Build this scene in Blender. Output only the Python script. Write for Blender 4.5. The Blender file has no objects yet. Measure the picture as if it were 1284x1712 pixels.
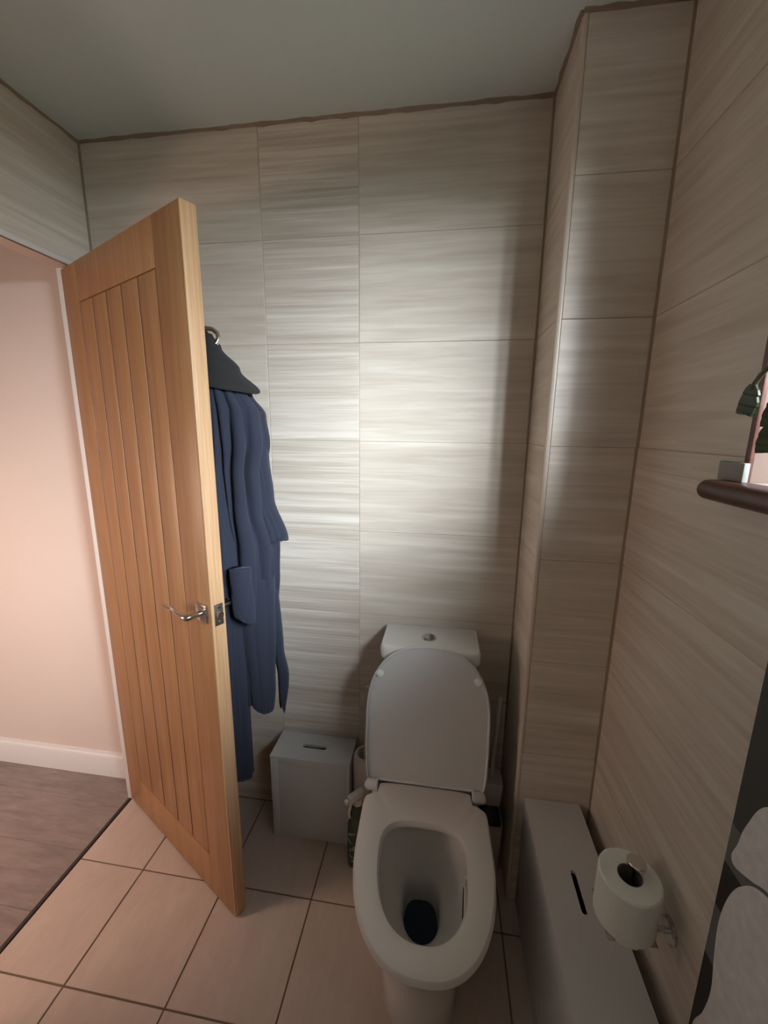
import bpy, bmesh, math, random
from mathutils import Vector, Matrix
random.seed(7)
D = bpy.data
C = bpy.context.scene.collection
SC = bpy.context.scene

# ------------------------------------------------------------------ camera
cam_d = D.cameras.new('camera')
cam = D.objects.new('camera', cam_d); C.objects.link(cam); SC.camera = cam
cam_d.sensor_fit = 'HORIZONTAL'; cam_d.sensor_width = 36.0
cam_d.lens = 676.632 / 1284.0 * 36.0
cam_d.clip_start = 0.02
r_ = Vector((0.98962623, 0.14330339, 0.0102013))
d_ = Vector((0.03823846, -0.19429048, -0.98019846))
w_ = Vector((-0.13848375, 0.97042019, -0.19775466))
m = Matrix.Identity(4)
for i in range(3):
    m[i][0] = r_[i]; m[i][1] = -d_[i]; m[i][2] = -w_[i]
m[0][3], m[1][3], m[2][3] = 0.0, 0.0, 1.5
cam.matrix_world = m

# ------------------------------------------------------------------ room sizes
ZC = 2.378            # ceiling
YB = 1.32             # back wall
XL = -1.17            # left wall face
XR = 0.48             # right wall face
YF = -1.0             # wall behind the camera
XC, YC = 0.26, 1.10   # boxed pipe column corner
WY0, WY1, WZ0, WZ1 = -0.42, 0.725, 1.415, 2.12   # window opening
DY0, DY1, DZ = 0.49, 1.245, 1.992                # door opening
XH = -1.235           # hall side of the left wall
YH = 1.34             # hall wall parallel to the back wall

# ------------------------------------------------------------------ world and lights
wd = D.worlds.new('world'); SC.world = wd; wd.use_nodes = True
bg = wd.node_tree.nodes['Background']
bg.inputs[1].default_value = 7.0
_n, _l = wd.node_tree.nodes, wd.node_tree.links      # bright overcast sky over a duller green garden
_tc = _n.new('ShaderNodeTexCoord'); _sx = _n.new('ShaderNodeSeparateXYZ'); _cr = _n.new('ShaderNodeValToRGB')
_mr = _n.new('ShaderNodeMapRange'); _mr.inputs[1].default_value = -1; _mr.inputs[2].default_value = 1
_l.new(_tc.outputs['Generated'], _sx.inputs[0]); _l.new(_sx.outputs['Z'], _mr.inputs[0]); _l.new(_mr.outputs[0], _cr.inputs[0]); _l.new(_cr.outputs[0], bg.inputs[0])
_cr.color_ramp.elements[0].position = 0.49; _cr.color_ramp.elements[0].color = (0.25, 0.27, 0.22, 1)
_cr.color_ramp.elements[1].position = 0.53; _cr.color_ramp.elements[1].color = (0.86, 0.94, 1.0, 1)

def area(name, loc, target, sx, sy, power, col, spread=math.pi):
    l = D.lights.new(name, 'AREA'); l.shape = 'RECTANGLE'; l.size = sx; l.size_y = sy
    l.energy = power; l.color = col; l.spread = spread
    o = D.objects.new(name, l); C.objects.link(o); o.location = loc
    o.rotation_euler = (Vector(target) - Vector(loc)).to_track_quat('-Z', 'Y').to_euler()
    return o
# daylight arriving through the window
area('window_daylight', (1.75, -1.25, 2.35), (0.48, 0.35, 1.76), 1.45, 1.0, 440, (0.85, 0.945, 1.0))
# warm light standing in the hall (a lit room opening off it)
area('hall_light', (-1.95, 0.22, 1.20), (-1.05, 0.75, 0.35), 0.5, 0.7, 14.5, (1.0, 0.68, 0.55))

SC.view_settings.view_transform = 'Standard'; SC.view_settings.look = 'None'
SC.view_settings.exposure = 0.0; SC.view_settings.gamma = 1.0
SC.view_settings.use_curve_mapping = False
SC.cycles.max_bounces = 10; SC.cycles.diffuse_bounces = 6

# ------------------------------------------------------------------ materials
def new_mat(name):
    mt = D.materials.new(name); mt.use_nodes = True
    return mt, mt.node_tree.nodes, mt.node_tree.links, mt.node_tree.nodes['Principled BSDF']
def plain(name, col, rough=0.5, metal=0.0, noise=0.0, nscale=40, bump=0.0, coat=0.0, sheen=0.0):
    mt, N, L, b = new_mat(name)
    b.inputs['Base Color'].default_value = (*col, 1); b.inputs['Roughness'].default_value = rough
    b.inputs['Metallic'].default_value = metal
    b.inputs['Coat Weight'].default_value = coat
    b.inputs['Sheen Weight'].default_value = sheen
    tc = N.new('ShaderNodeTexCoord'); n = N.new('ShaderNodeTexNoise')
    n.inputs['Scale'].default_value = nscale; n.inputs['Detail'].default_value = 4
    L.new(tc.outputs['Object'], n.inputs['Vector'])
    mx = N.new('ShaderNodeMix'); mx.data_type = 'RGBA'
    mx.inputs[6].default_value = (*[c * (1 - noise) for c in col], 1)
    mx.inputs[7].default_value = (*[min(1, c * (1 + noise)) for c in col], 1)
    L.new(n.outputs['Fac'], mx.inputs[0]); L.new(mx.outputs[2], b.inputs['Base Color'])
    if bump:
        bp = N.new('ShaderNodeBump'); bp.inputs['Strength'].default_value = bump; bp.inputs['Distance'].default_value = 0.002
        L.new(n.outputs['Fac'], bp.inputs['Height']); L.new(bp.outputs[0], b.inputs['Normal'])
    return mt
def streaky(name, c1, c2, c3, scale, rough, fine=3.0, lo=0.32, hi=0.68, bump=0.05):
    """stone or wood with streaks: noise squeezed along one local axis, shifted per object"""
    mt, N, L, b = new_mat(name)
    tc = N.new('ShaderNodeTexCoord'); oi = N.new('ShaderNodeObjectInfo')
    mul = N.new('ShaderNodeMath'); mul.operation = 'MULTIPLY'; mul.inputs[1].default_value = 37.0
    L.new(oi.outputs['Random'], mul.inputs[0])
    ad = N.new('ShaderNodeVectorMath'); ad.operation = 'ADD'
    L.new(tc.outputs['Object'], ad.inputs[0]); L.new(mul.outputs[0], ad.inputs[1])
    mp = N.new('ShaderNodeMapping'); mp.inputs['Scale'].default_value = scale
    L.new(ad.outputs[0], mp.inputs['Vector'])
    n = N.new('ShaderNodeTexNoise'); n.inputs['Scale'].default_value = 1.0; n.inputs['Detail'].default_value = 5
    n.inputs['Roughness'].default_value = 0.55; n.inputs['Distortion'].default_value = 0.35
    L.new(mp.outputs[0], n.inputs['Vector'])
    mp2 = N.new('ShaderNodeMapping'); mp2.inputs['Scale'].default_value = tuple(s * fine for s in scale)
    L.new(ad.outputs[0], mp2.inputs['Vector'])
    n2 = N.new('ShaderNodeTexNoise'); n2.inputs['Scale'].default_value = 1.0; n2.inputs['Detail'].default_value = 6
    n2.inputs['Distortion'].default_value = 0.6
    L.new(mp2.outputs[0], n2.inputs['Vector'])
    ma = N.new('ShaderNodeMix'); ma.data_type = 'FLOAT'; ma.inputs[0].default_value = 0.45
    L.new(n.outputs['Fac'], ma.inputs[2]); L.new(n2.outputs['Fac'], ma.inputs[3])
    cr = N.new('ShaderNodeValToRGB'); e = cr.color_ramp.elements
    e[0].position = lo; e[0].color = (*c1, 1); e[1].position = hi; e[1].color = (*c3, 1)
    k = e.new((lo + hi) / 2); k.color = (*c2, 1)
    L.new(ma.outputs[0], cr.inputs[0]); L.new(cr.outputs[0], b.inputs['Base Color'])
    b.inputs['Roughness'].default_value = rough
    bp = N.new('ShaderNodeBump'); bp.inputs['Strength'].default_value = bump; bp.inputs['Distance'].default_value = 0.003
    L.new(ma.outputs[0], bp.inputs['Height']); L.new(bp.outputs[0], b.inputs['Normal'])
    return mt

M = {}
M['wall_tile'] = streaky('wall_tile', (0.49, 0.42, 0.35), (0.60, 0.53, 0.455), (0.70, 0.65, 0.58), (1.3, 1.3, 24), 0.40)
M['wall_tile_lined'] = streaky('wall_tile_lined', (0.47, 0.40, 0.335), (0.60, 0.53, 0.46), (0.73, 0.685, 0.62), (1.0, 1.0, 44), 0.40, lo=0.36, hi=0.64, bump=0.10)
M['floor_tile'] = streaky('floor_tile', (0.47, 0.375, 0.315), (0.515, 0.415, 0.35), (0.56, 0.455, 0.39), (14, 5, 5), 0.42, bump=0.04)
M['grout'] = plain('grout', (0.42, 0.36, 0.29), 0.9)
M['floor_grout'] = plain('floor_grout', (0.16, 0.11, 0.075), 0.9)
M['silicone'] = plain('silicone', (0.26, 0.20, 0.14), 0.7, noise=0.25, nscale=9)
M['trim_plastic'] = plain('trim_plastic', (0.58, 0.50, 0.42), 0.35)
M['ceiling'] = plain('ceiling', (0.60, 0.655, 0.64), 0.85, noise=0.03, nscale=60, bump=0.05)
M['hall_paint'] = plain('hall_paint', (0.66, 0.56, 0.50), 0.8, noise=0.03, nscale=4)
M['white_paint'] = plain('white_paint', (0.70, 0.68, 0.66), 0.4)
M['oak'] = streaky('oak', (0.29, 0.14, 0.055), (0.36, 0.185, 0.08), (0.44, 0.24, 0.115), (60, 60, 2.0), 0.42, lo=0.3, hi=0.7, bump=0.05)
M['oak_edge'] = streaky('oak_edge', (0.44, 0.245, 0.12), (0.54, 0.325, 0.175), (0.63, 0.415, 0.245), (120, 120, 2.2), 0.45, lo=0.33, hi=0.67, bump=0.06)
M['groove'] = plain('groove', (0.08, 0.03, 0.01), 0.7)
M['laminate'] = streaky('laminate', (0.17, 0.13, 0.12), (0.24, 0.19, 0.17), (0.31, 0.25, 0.23), (4, 22, 4), 0.45, lo=0.3, hi=0.7, bump=0.05)
M['dark_strip'] = plain('dark_strip', (0.03, 0.022, 0.018), 0.5)
M['chrome'] = plain('chrome', (0.62, 0.60, 0.57), 0.16, 1.0)
M['dull_metal'] = plain('dull_metal', (0.22, 0.20, 0.18), 0.4, 0.9)
M['dark'] = plain('dark', (0.015, 0.012, 0.01), 0.8)
M['ceramic'] = plain('ceramic', (0.66, 0.64, 0.61), 0.12, coat=0.3)
M['seat_plastic'] = plain('seat_plastic', (0.64, 0.61, 0.57), 0.3)
M['lid_plastic'] = plain('lid_plastic', (0.55, 0.56, 0.56), 0.3)
M['rubber'] = plain('rubber', (0.72, 0.76, 0.74), 0.25)
M['box_white'] = plain('box_white', (0.56, 0.55, 0.54), 0.55, noise=0.02, nscale=8)
M['paper'] = plain('paper', (0.74, 0.75, 0.70), 0.9, noise=0.03, nscale=90, bump=0.15)
M['card'] = plain('card', (0.12, 0.10, 0.085), 0.9)
M['brush_plastic'] = plain('brush_plastic', (0.55, 0.50, 0.48), 0.4)
M['bristle'] = plain('bristle', (0.06, 0.05, 0.05), 0.9)
M['sill_wood'] = streaky('sill_wood', (0.055, 0.018, 0.012), (0.085, 0.028, 0.018), (0.12, 0.042, 0.028), (30, 3, 30), 0.35)
M['reveal'] = plain('reveal', (0.13, 0.075, 0.055), 0.7)
M['leaf'] = plain('leaf', (0.03, 0.052, 0.014), 0.35, noise=0.35, nscale=50)
M['stem'] = plain('stem', (0.11, 0.10, 0.055), 0.6)
M['pot'] = plain('pot', (0.35, 0.13, 0.07), 0.8)
M['soil'] = plain('soil', (0.04, 0.028, 0.02), 0.95, bump=0.5)
M['grey_stoneware'] = plain('grey_stoneware', (0.26, 0.26, 0.24), 0.7, noise=0.12, nscale=60)
M['green_bottle'] = plain('green_bottle', (0.045, 0.075, 0.05), 0.25, noise=0.5, nscale=35)
M['leaf_label'] = plain('leaf_label', (0.22, 0.32, 0.20), 0.4, noise=0.4, nscale=60)
M['trigger_white'] = plain('trigger_white', (0.62, 0.60, 0.57), 0.4)

def fabric(name, col, sheen=0.13):
    mt, N, L, b = new_mat(name)
    tc = N.new('ShaderNodeTexCoord')
    n = N.new('ShaderNodeTexNoise'); n.inputs['Scale'].default_value = 450; n.inputs['Detail'].default_value = 2
    L.new(tc.outputs['Object'], n.inputs['Vector'])
    mx = N.new('ShaderNodeMix'); mx.data_type = 'RGBA'
    mx.inputs[6].default_value = (*[c * 0.7 for c in col], 1); mx.inputs[7].default_value = (*[c * 1.3 for c in col], 1)
    L.new(n.outputs['Fac'], mx.inputs[0]); L.new(mx.outputs[2], b.inputs['Base Color'])
    b.inputs['Roughness'].default_value = 0.95
    b.inputs['Sheen Weight'].default_value = sheen; b.inputs['Sheen Roughness'].default_value = 0.5
    b.inputs['Sheen Tint'].default_value = (0.45, 0.55, 0.8, 1)
    bp = N.new('ShaderNodeBump'); bp.inputs['Strength'].default_value = 0.4; bp.inputs['Distance'].default_value = 0.001
    L.new(n.outputs['Fac'], bp.inputs['Height']); L.new(bp.outputs[0], b.inputs['Normal'])
    return mt
M['robe'] = fabric('robe', (0.018, 0.022, 0.040))
M['robe_collar'] = fabric('robe_collar', (0.016, 0.015, 0.016), 0.03)  # dimness on the upturned collar is painted into this darker cloth colour

def thin_glass(name):
    mt, N, L, b = new_mat(name); N.remove(b)
    tr_ = N.new('ShaderNodeBsdfTransparent'); gl = N.new('ShaderNodeBsdfGlossy'); gl.inputs['Roughness'].default_value = 0.02
    lw_ = N.new('ShaderNodeLayerWeight'); lw_.inputs[0].default_value = 0.5
    pw_ = N.new('ShaderNodeMath'); pw_.operation = 'POWER'; pw_.inputs[1].default_value = 5; L.new(lw_.outputs['Facing'], pw_.inputs[0])
    fr_ = N.new('ShaderNodeMath'); fr_.operation = 'MULTIPLY_ADD'; fr_.inputs[1].default_value = .9; fr_.inputs[2].default_value = .04; L.new(pw_.outputs[0], fr_.inputs[0])
    mx = N.new('ShaderNodeMixShader'); L.new(fr_.outputs[0], mx.inputs[0]); L.new(tr_.outputs[0], mx.inputs[1]); L.new(gl.outputs[0], mx.inputs[2])
    out = [n for n in N if n.type == 'OUTPUT_MATERIAL'][0]; L.new(mx.outputs[0], out.inputs[0])
    return mt
M['glass'] = thin_glass('glass')
M['blue_water'] = plain('blue_water', (0.004, 0.02, 0.045), 0.04)

def print_mat(name, c, amp, scale):
    return plain(name, c, 0.75, noise=amp, nscale=scale)
M['print_dark'] = print_mat('print_dark', (0.05, 0.052, 0.053), 0.3, 6)
M['print_black'] = print_mat('print_black', (0.018, 0.018, 0.019), 0.3, 6)
M['print_mid'] = print_mat('print_mid', (0.13, 0.13, 0.132), 0.2, 12)
M['print_stone'] = print_mat('print_stone', (0.66, 0.66, 0.665), 0.22, 55)

# ------------------------------------------------------------------ builders
def link(name, bm, mat, parent=None, smooth=False, loc=None):
    me = D.meshes.new(name)
    bmesh.ops.recalc_face_normals(bm, faces=bm.faces)
    bm.to_mesh(me); bm.free()
    mats = mat if isinstance(mat, (list, tuple)) else [mat]
    for x in mats: me.materials.append(x)
    if smooth:
        for p in me.polygons: p.use_smooth = True
    o = D.objects.new(name, me); C.objects.link(o)
    if loc is not None: o.location = loc
    if parent is not None: o.parent = parent
    return o
def autosmooth(o, ang=40):
    me = o.data
    bm = bmesh.new(); bm.from_mesh(me)
    for e in bm.edges:
        if len(e.link_faces) == 2 and e.calc_face_angle(0) > math.radians(ang): e.smooth = False
    for f in bm.faces: f.smooth = True
    bm.to_mesh(me); bm.free()
    return o
def add_box(bm, x0, x1, y0, y1, z0, z1, bev=0.0, seg=2):
    vs = [bm.verts.new((x, y, z)) for x in (x0, x1) for y in (y0, y1) for z in (z0, z1)]
    f = []
    for idx in ((0, 1, 3, 2), (4, 6, 7, 5), (0, 4, 5, 1), (2, 3, 7, 6), (0, 2, 6, 4), (1, 5, 7, 3)):
        f.append(bm.faces.new([vs[i] for i in idx]))
    if bev:
        es = list({e for q in f for e in q.edges})
        bmesh.ops.bevel(bm, geom=es, offset=bev, segments=seg, affect='EDGES', profile=0.5)
    return bm
def box(name, dims, mat, parent=None, bev=0.0, seg=2):
    o = link(name, add_box(bmesh.new(), *dims, bev, seg), mat, parent)
    return autosmooth(o) if bev else o
def loft(bm, rings, cap0=True, cap1=True, closed=True):
    vr = [[bm.verts.new(p) for p in r] for r in rings]
    n = len(vr[0])
    for a, b in zip(vr[:-1], vr[1:]):
        for i in range(n if closed else n - 1):
            j = (i + 1) % n
            bm.faces.new((a[i], a[j], b[j], b[i]))
    if cap0: bm.faces.new(vr[0][::-1])
    if cap1: bm.faces.new(vr[-1])
    return vr
def circ(cx, cy, z, r, n=32, ry=None):
    ry = r if ry is None else ry
    return [(cx + r * math.cos(2 * math.pi * i / n), cy + ry * math.sin(2 * math.pi * i / n), z) for i in range(n)]
def lathe(name, prof, mat, parent=None, at=(0, 0, 0), n=32, cap=True, rot=None):
    bm = bmesh.new()
    loft(bm, [circ(0, 0, z, max(r, 1e-5), n) for r, z in prof], cap, cap)
    if rot is not None: bmesh.ops.rotate(bm, verts=bm.verts, cent=(0, 0, 0), matrix=rot)
    bmesh.ops.translate(bm, verts=bm.verts, vec=at)
    return autosmooth(link(name, bm, mat, parent), 35)
def tube_bm(bm, pts, rad, n=12, cap=True):
    pts = [Vector(p) for p in pts]
    rads = rad if isinstance(rad, (list, tuple)) else [rad] * len(pts)
    rings = []; up = None
    for i, p in enumerate(pts):
        t = (pts[min(i + 1, len(pts) - 1)] - pts[max(i - 1, 0)]).normalized()
        if up is None:
            up = t.orthogonal().normalized()
        else:
            up = (up - t * up.dot(t)).normalized()
        s = t.cross(up)
        rings.append([p + (up * math.cos(2 * math.pi * k / n) + s * math.sin(2 * math.pi * k / n)) * rads[i] for k in range(n)])
    loft(bm, rings, cap, cap)
def tube(name, pts, rad, mat, parent=None, n=12):
    bm = bmesh.new(); tube_bm(bm, pts, rad, n)
    return autosmooth(link(name, bm, mat, parent), 50)
def empty(name, loc, label, cat, group=None):
    o = D.objects.new(name, None); C.objects.link(o); o.location = loc
    o.empty_display_size = 0.05
    tag(o, label, cat, group); return o
def tag(o, label, cat, group=None):
    o['label'] = label; o['category'] = cat
    if group: o['group'] = group
    return o
def struct(o): o['kind'] = 'structure'; return o
def sroot(name, loc=(0, 0, 0)):
    o = D.objects.new(name, None); C.objects.link(o); o.location = loc; o['kind'] = 'structure'; return o
def child(o, root):      # keep world place while parenting to a root that stands at its own location
    o.parent = root; o.matrix_parent_inverse = Matrix.Translation(-root.location); return o

# ------------------------------------------------------------------ tiled walls
def cuts(rect, holes):
    rs = [rect]
    for h in holes:
        out = []
        for (a0, a1, b0, b1) in rs:
            c0, c1, e0, e1 = max(a0, h[0]), min(a1, h[1]), max(b0, h[2]), min(b1, h[3])
            if c0 >= c1 or e0 >= e1: out.append((a0, a1, b0, b1)); continue
            if b0 < e0: out.append((a0, a1, b0, e0))
            if e1 < b1: out.append((a0, a1, e1, b1))
            if a0 < c0: out.append((a0, c0, e0, e1))
            if c1 < a1: out.append((c1, a1, e0, e1))
        rs = out
    return rs
GAP = 0.0008; TH = 0.008
ZJ = [0.0] + [0.252 + 0.303 * k for k in range(8)]
ZJ = [z for z in ZJ if z < ZC - 0.03] + [ZC - 0.006]
def tile_plane(parent, axis, face, sgn, ub, zb, holes=(), mat=None, matfn=None, rnd=0.0006):
    """tiles on a vertical plane; axis 'x' = wall spans x (normal along y), 'y' = wall spans y. sgn: where the room is"""
    for i in range(len(ub) - 1):
        for j in range(len(zb) - 1):
            rc = (ub[i] + GAP, ub[i + 1] - GAP, zb[j] + GAP, zb[j + 1] - GAP)
            rs = [q for q in cuts(rc, holes) if q[1] - q[0] > .01 and q[3] - q[2] > .01]
            if not rs: continue
            cu = (rc[0] + rc[1]) / 2; cz = (rc[2] + rc[3]) / 2
            off = random.uniform(-rnd, rnd)
            f = face + sgn * off
            bk = face - sgn * TH
            bm = bmesh.new()
            for q in rs:
                n0 = len(bm.verts)
                u0, u1, z0, z1 = q[0] - cu, q[1] - cu, q[2] - cz, q[3] - cz
                lo, hi = sorted((f - face, bk - face))
                if axis == 'x': add_box(bm, u0, u1, lo, hi, z0, z1, 0.0009, 1)
                else: add_box(bm, lo, hi, u0, u1, z0, z1, 0.0009, 1)
            mt = matfn(i, j) if matfn else (mat or M['wall_tile'])
            o = link('tile', bm, mt, parent)
            o.location = (cu, face, cz) if axis == 'x' else (face, cu, cz)

# back wall
wb = struct(box('wall_back', (XL - 0.065, XR + 0.1, YB + 0.0014, YB + 0.10, 0, ZC), M['grout']))
tile_plane(wb, 'x', YB, -1, [XL, -0.577, -0.273, XC], ZJ,
           matfn=lambda i, j: M['wall_tile_lined'] if i == 1 else M['wall_tile'])
# right wall, thick, with the window opening
bm = bmesh.new()
for q in cuts((YF, YB + 0.1, 0, ZC), [(WY0, WY1, WZ0, WZ1)]):
    add_box(bm, XR + 0.0014, XR + 0.24, *q)
wr = struct(link('wall_right', bm, M['grout']))
tile_plane(wr, 'y', XR, -1, [YF, -0.70, -0.10, 0.50, YC], ZJ, holes=[(WY0, WY1, WZ0, WZ1)])
# left wall with the doorway
bm = bmesh.new()
for q in cuts((YF, YB, 0, ZC), [(DY0, DY1, -1, DZ)]):
    add_box(bm, XH, XL - 0.0014, *q)
wl = struct(link('wall_left', bm, M['hall_paint']))
tile_plane(wl, 'y', XL, 1, [YF, -0.25, 0.35, 0.95, YB - 0.001], ZJ, holes=[(DY0, DY1, -1, DZ)])
# column
bm = add_box(bmesh.new(), XC + 0.0016, XR + 0.002, YC + 0.0016, YB + 0.002, 0, ZC)
wc = struct(link('wall_column', bm, M['grout']))
tile_plane(wc, 'x', YC, -1, [XC + 0.011, XR], ZJ)
tile_plane(wc, 'y', XC, -1, [YC + 0.011, YB], ZJ)
# rounded plastic corner bead of the column
bm = bmesh.new()
prof = [(XC + 0.0105, YC - 0.0005), (XC + 0.007, YC - 0.0008), (XC + 0.003, YC), (XC + 0.0005, YC + 0.0025), (XC - 0.0008, YC + 0.006), (XC - 0.0005, YC + 0.0105), (XC + 0.0105, YC + 0.0105)]
loft(bm, [[(x, y, z) for x, y in prof] for z in (0.001, ZC - 0.006)])
t1 = struct(autosmooth(link('trim_1', bm, M['trim_plastic']), 60))
# silicone beads in the corners
def bead(name, x, y, dx, dy, z0=0.0, z1=ZC - 0.006, w=0.005):
    bm = bmesh.new()
    loft(bm, [[(x, y, z), (x + dx * w, y, z), (x + dx * w * .35, y + dy * w * .35, z), (x, y + dy * w, z)] for z in (z0, z1)])
    return struct(link(name, bm, M['silicone']))
bead('trim_2', XC, YB, -1, -1, 0.0, ZC - 0.006, 0.006)
bead('trim_3', XR, YC, -1, -1, 0.0, ZC - 0.006, 0.006)
bead('trim_4', XL, YB, 1, -1, 0.0, ZC - 0.006, 0.005)
# uneven sealant where the tiles meet the ceiling
def ceil_bead(name, pts, w=0.008):
    bm = bmesh.new(); rings = []
    for k in range(len(pts) - 1):
        a, b = Vector(pts[k][0]), Vector(pts[k + 1][0]); na = Vector(pts[k][1])
        st = max(2, int((b - a).length / 0.03))
        rr = []
        for i in range(st + 1):
            p = a.lerp(b, i / st); ww = w * (0.6 + 0.7 * random.random()); hh = w * (0.5 + 0.8 * random.random())
            rr.append([(p.x, p.y, ZC + .001), (p.x + na.x * ww, p.y + na.y * ww, ZC + .001), (p.x + na.x * ww * .3, p.y + na.y * ww * .3, ZC - hh * .5), (p.x, p.y, ZC - hh)])
        loft(bm, rr)
    return struct(link(name, bm, M['silicone']))
ceil_bead('trim_5', [((XL, YB, 0), (0, -1, 0)), ((XC, YB, 0), (0, -1, 0))])
ceil_bead('trim_6', [((XC, YB, 0), (-1, 0, 0)), ((XC, YC, 0), (-1, 0, 0))])
ceil_bead('trim_7', [((XC, YC, 0), (0, -1, 0)), ((XR, YC, 0), (0, -1, 0))])
ceil_bead('trim_8', [((XL, YB, 0), (1, 0, 0)), ((XL, YF, 0), (1, 0, 0))])
ceil_bead('trim_9', [((XR, YC, 0), (-1, 0, 0)), ((XR, YF, 0), (-1, 0, 0))])

# wall behind the camera, ceiling
struct(box('wall_front', (XH, XR + 0.24, YF - 0.1, YF, 0, ZC), M['white_paint']))
struct(box('ceiling', (XH, XR + 0.24, YF - 0.1, YB + 0.1, ZC, ZC + 0.1), M['ceiling']))

# ------------------------------------------------------------------ floor
fl = struct(box('floor', (XH + 0.018, XR + 0.24, YF - 0.1, YB + 0.1, -0.10, -0.0028), M['floor_grout']))
XJ = [-1.2165] + [-0.972 + 0.3015 * k for k in range(5)] + [XR]
YJ = [YF, -0.818, -0.515, -0.211, 0.092, 0.3945, 0.6975, 1.0005, YB]
protos = {}
for i in range(len(XJ) - 1):
    for j in range(len(YJ) - 1):
        x0, x1, y0, y1 = XJ[i], XJ[i + 1], YJ[j], YJ[j + 1]
        w, h = x1 - x0, y1 - y0
        if x0 < -1.17 and y0 < DY0 < y1: y0 = DY0; h = y1 - y0
        elif x0 < -1.17 and y1 <= DY0: x0 = XL; w = x1 - x0
        if x0 < -1.17 and y1 > DY1 and y0 < DY1: y1 = DY1; h = y1 - y0
        elif x0 < -1.17 and y0 >= DY1: x0 = XL; w = x1 - x0
        key = (round(w, 3), round(h, 3))
        if key not in protos:
            g = 0.0023
            o = link('tile', add_box(bmesh.new(), -w / 2 + g, w / 2 - g, -h / 2 + g, h / 2 - g, -0.008, 0, 0.0008, 1), M['floor_tile'], fl)
            protos[key] = o.data
        else:
            o = D.objects.new('tile', protos[key]); C.objects.link(o); o.parent = fl
        o.location = ((x0 + x1) / 2, (y0 + y1) / 2, random.uniform(-0.0004, 0.0003))

# hall: floor, walls, skirting
hf = struct(box('floor_hall', (-3.2, XH + 0.006, -1.6, YH + 0.1, -0.10, -0.009), M['dark_strip']))
pw = 0.19; ys = YH - 0.016; k = 0
yy = 1.027 + 2 * pw
while yy > -1.5:
    xs = [-3.2, -3.2 + 0.5 + 0.37 * (k % 3), -3.2 + 1.7 + 0.13 * (k % 2), XH + 0.004]
    xs = [-3.2, -2.35 + 0.21 * (k % 3), XH + 0.004]
    y1 = min(yy, YH); y0 = yy - pw
    if y1 > y0 + .01:
        for a, b_ in zip(xs[:-1], xs[1:]):
            o = link('plank', add_box(bmesh.new(), (a - b_) / 2 + .0004, (b_ - a) / 2 - .0004, (y0 - y1) / 2 + .0005, (y1 - y0) / 2 - .0005, -0.008, 0, 0.0008, 1), M['laminate'], hf)
            o.location = ((a + b_) / 2, (y0 + y1) / 2, 0)
    yy -= pw; k += 1
struct(box('trim_10', (XH + 0.004, XH + 0.0165, DY0, DY1, -0.012, 0.0015), M['dark_strip'], bev=0.001))
struct(box('wall_hall', (-3.3, XH - 0.0005, YH, YH + 0.1, 0, ZC), M['hall_paint']))
struct(box('wall_hall_end', (-3.3, -3.2, -1.6, YH, 0, ZC), M['hall_paint']))
struct(box('wall_hall_front', (-3.3, XH, -1.7, -1.6, 0, ZC), M['hall_paint']))
struct(box('ceiling_hall', (-3.3, XH, -1.7, YH + 0.1, ZC, ZC + 0.1), M['white_paint']))
bm = bmesh.new()
sp = [(YH, 0), (YH - 0.016, 0), (YH - 0.016, 0.092), (YH - 0.013, 0.100), (YH - 0.007, 0.104), (YH - 0.005, 0.114), (YH, 0.114)]
loft(bm, [[(x, y, z) for y, z in sp] for x in (-3.2, XH - 0.001)])
struct(autosmooth(link('baseboard_hall', bm, M['white_paint']), 30))
# door lining and narrow architrave
dr = sroot('door_1', (XL, DY1, 0))
def dpart(name, dims, mat, bev=0.0): return child(box(name, dims, mat, None, bev), dr)
dpart('lining', (XH + 0.002, XL + 0.002, DY1 - 0.0035, DY1 + 0.022, 0, DZ + 0.010), M['white_paint'], 0.002)
dpart('lining', (XH + 0.002, XL + 0.002, DY0, DY1 - 0.004, DZ + 0.001, DZ + 0.016), M['white_paint'], 0.002)
dpart('lining', (XH + 0.002, XL + 0.002, DY0 - 0.012, DY0 + 0.012, 0, DZ + 0.010), M['white_paint'], 0.002)
dpart('architrave', (XH - 0.005, XH - 0.0006, DY1 + 0.004, YH - 0.017, 0, DZ + 0.05), M['white_paint'], 0.003)

# ------------------------------------------------------------------ window in the right wall
wn = sroot('window_1', (XR + 0.17, (WY0 + WY1) / 2, WZ0))
def wpart(name, dims, mat, bev=0.0): return child(box(name, dims, mat, None, bev), wn)
gx = XR + 0.165
for (a, b_, c, e) in ((WY0, WY1, WZ0, WZ0 + 0.06), (WY0, WY1, WZ1 - 0.06, WZ1), (WY0, WY0 + 0.05, WZ0 + .06, WZ1 - .06), (WY1 - 0.05, WY1, WZ0 + .06, WZ1 - .06), (0.13, 0.18, WZ0 + .06, WZ1 - .06)):
    wpart('window_frame', (gx, gx + 0.05, a, b_, c, e), M['sill_wood'], 0.003)
wpart('pane', (gx + 0.02, gx + 0.024, WY0 + .05, 0.13, WZ0 + .06, WZ1 - .06), M['glass'])
wpart('pane', (gx + 0.02, gx + 0.024, 0.18, WY1 - .05, WZ0 + .06, WZ1 - .06), M['glass'])
wpart('reveal', (XR + 0.001, gx, WY1 - 0.006, WY1 + 0.0, WZ0, WZ1), M['reveal'])
wpart('reveal', (XR + 0.001, gx, WY0, WY0 + 0.006, WZ0, WZ1), M['reveal'])
wpart('reveal', (XR + 0.001, gx, WY0, WY1, WZ1 - 0.006, WZ1), M['reveal'])
wpart('edge_trim', (XR - 0.003, XR + 0.004, WY1 - 0.010, WY1 + 0.001, WZ0 + 0.003, WZ1), M['sill_wood'], 0.001)
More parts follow.
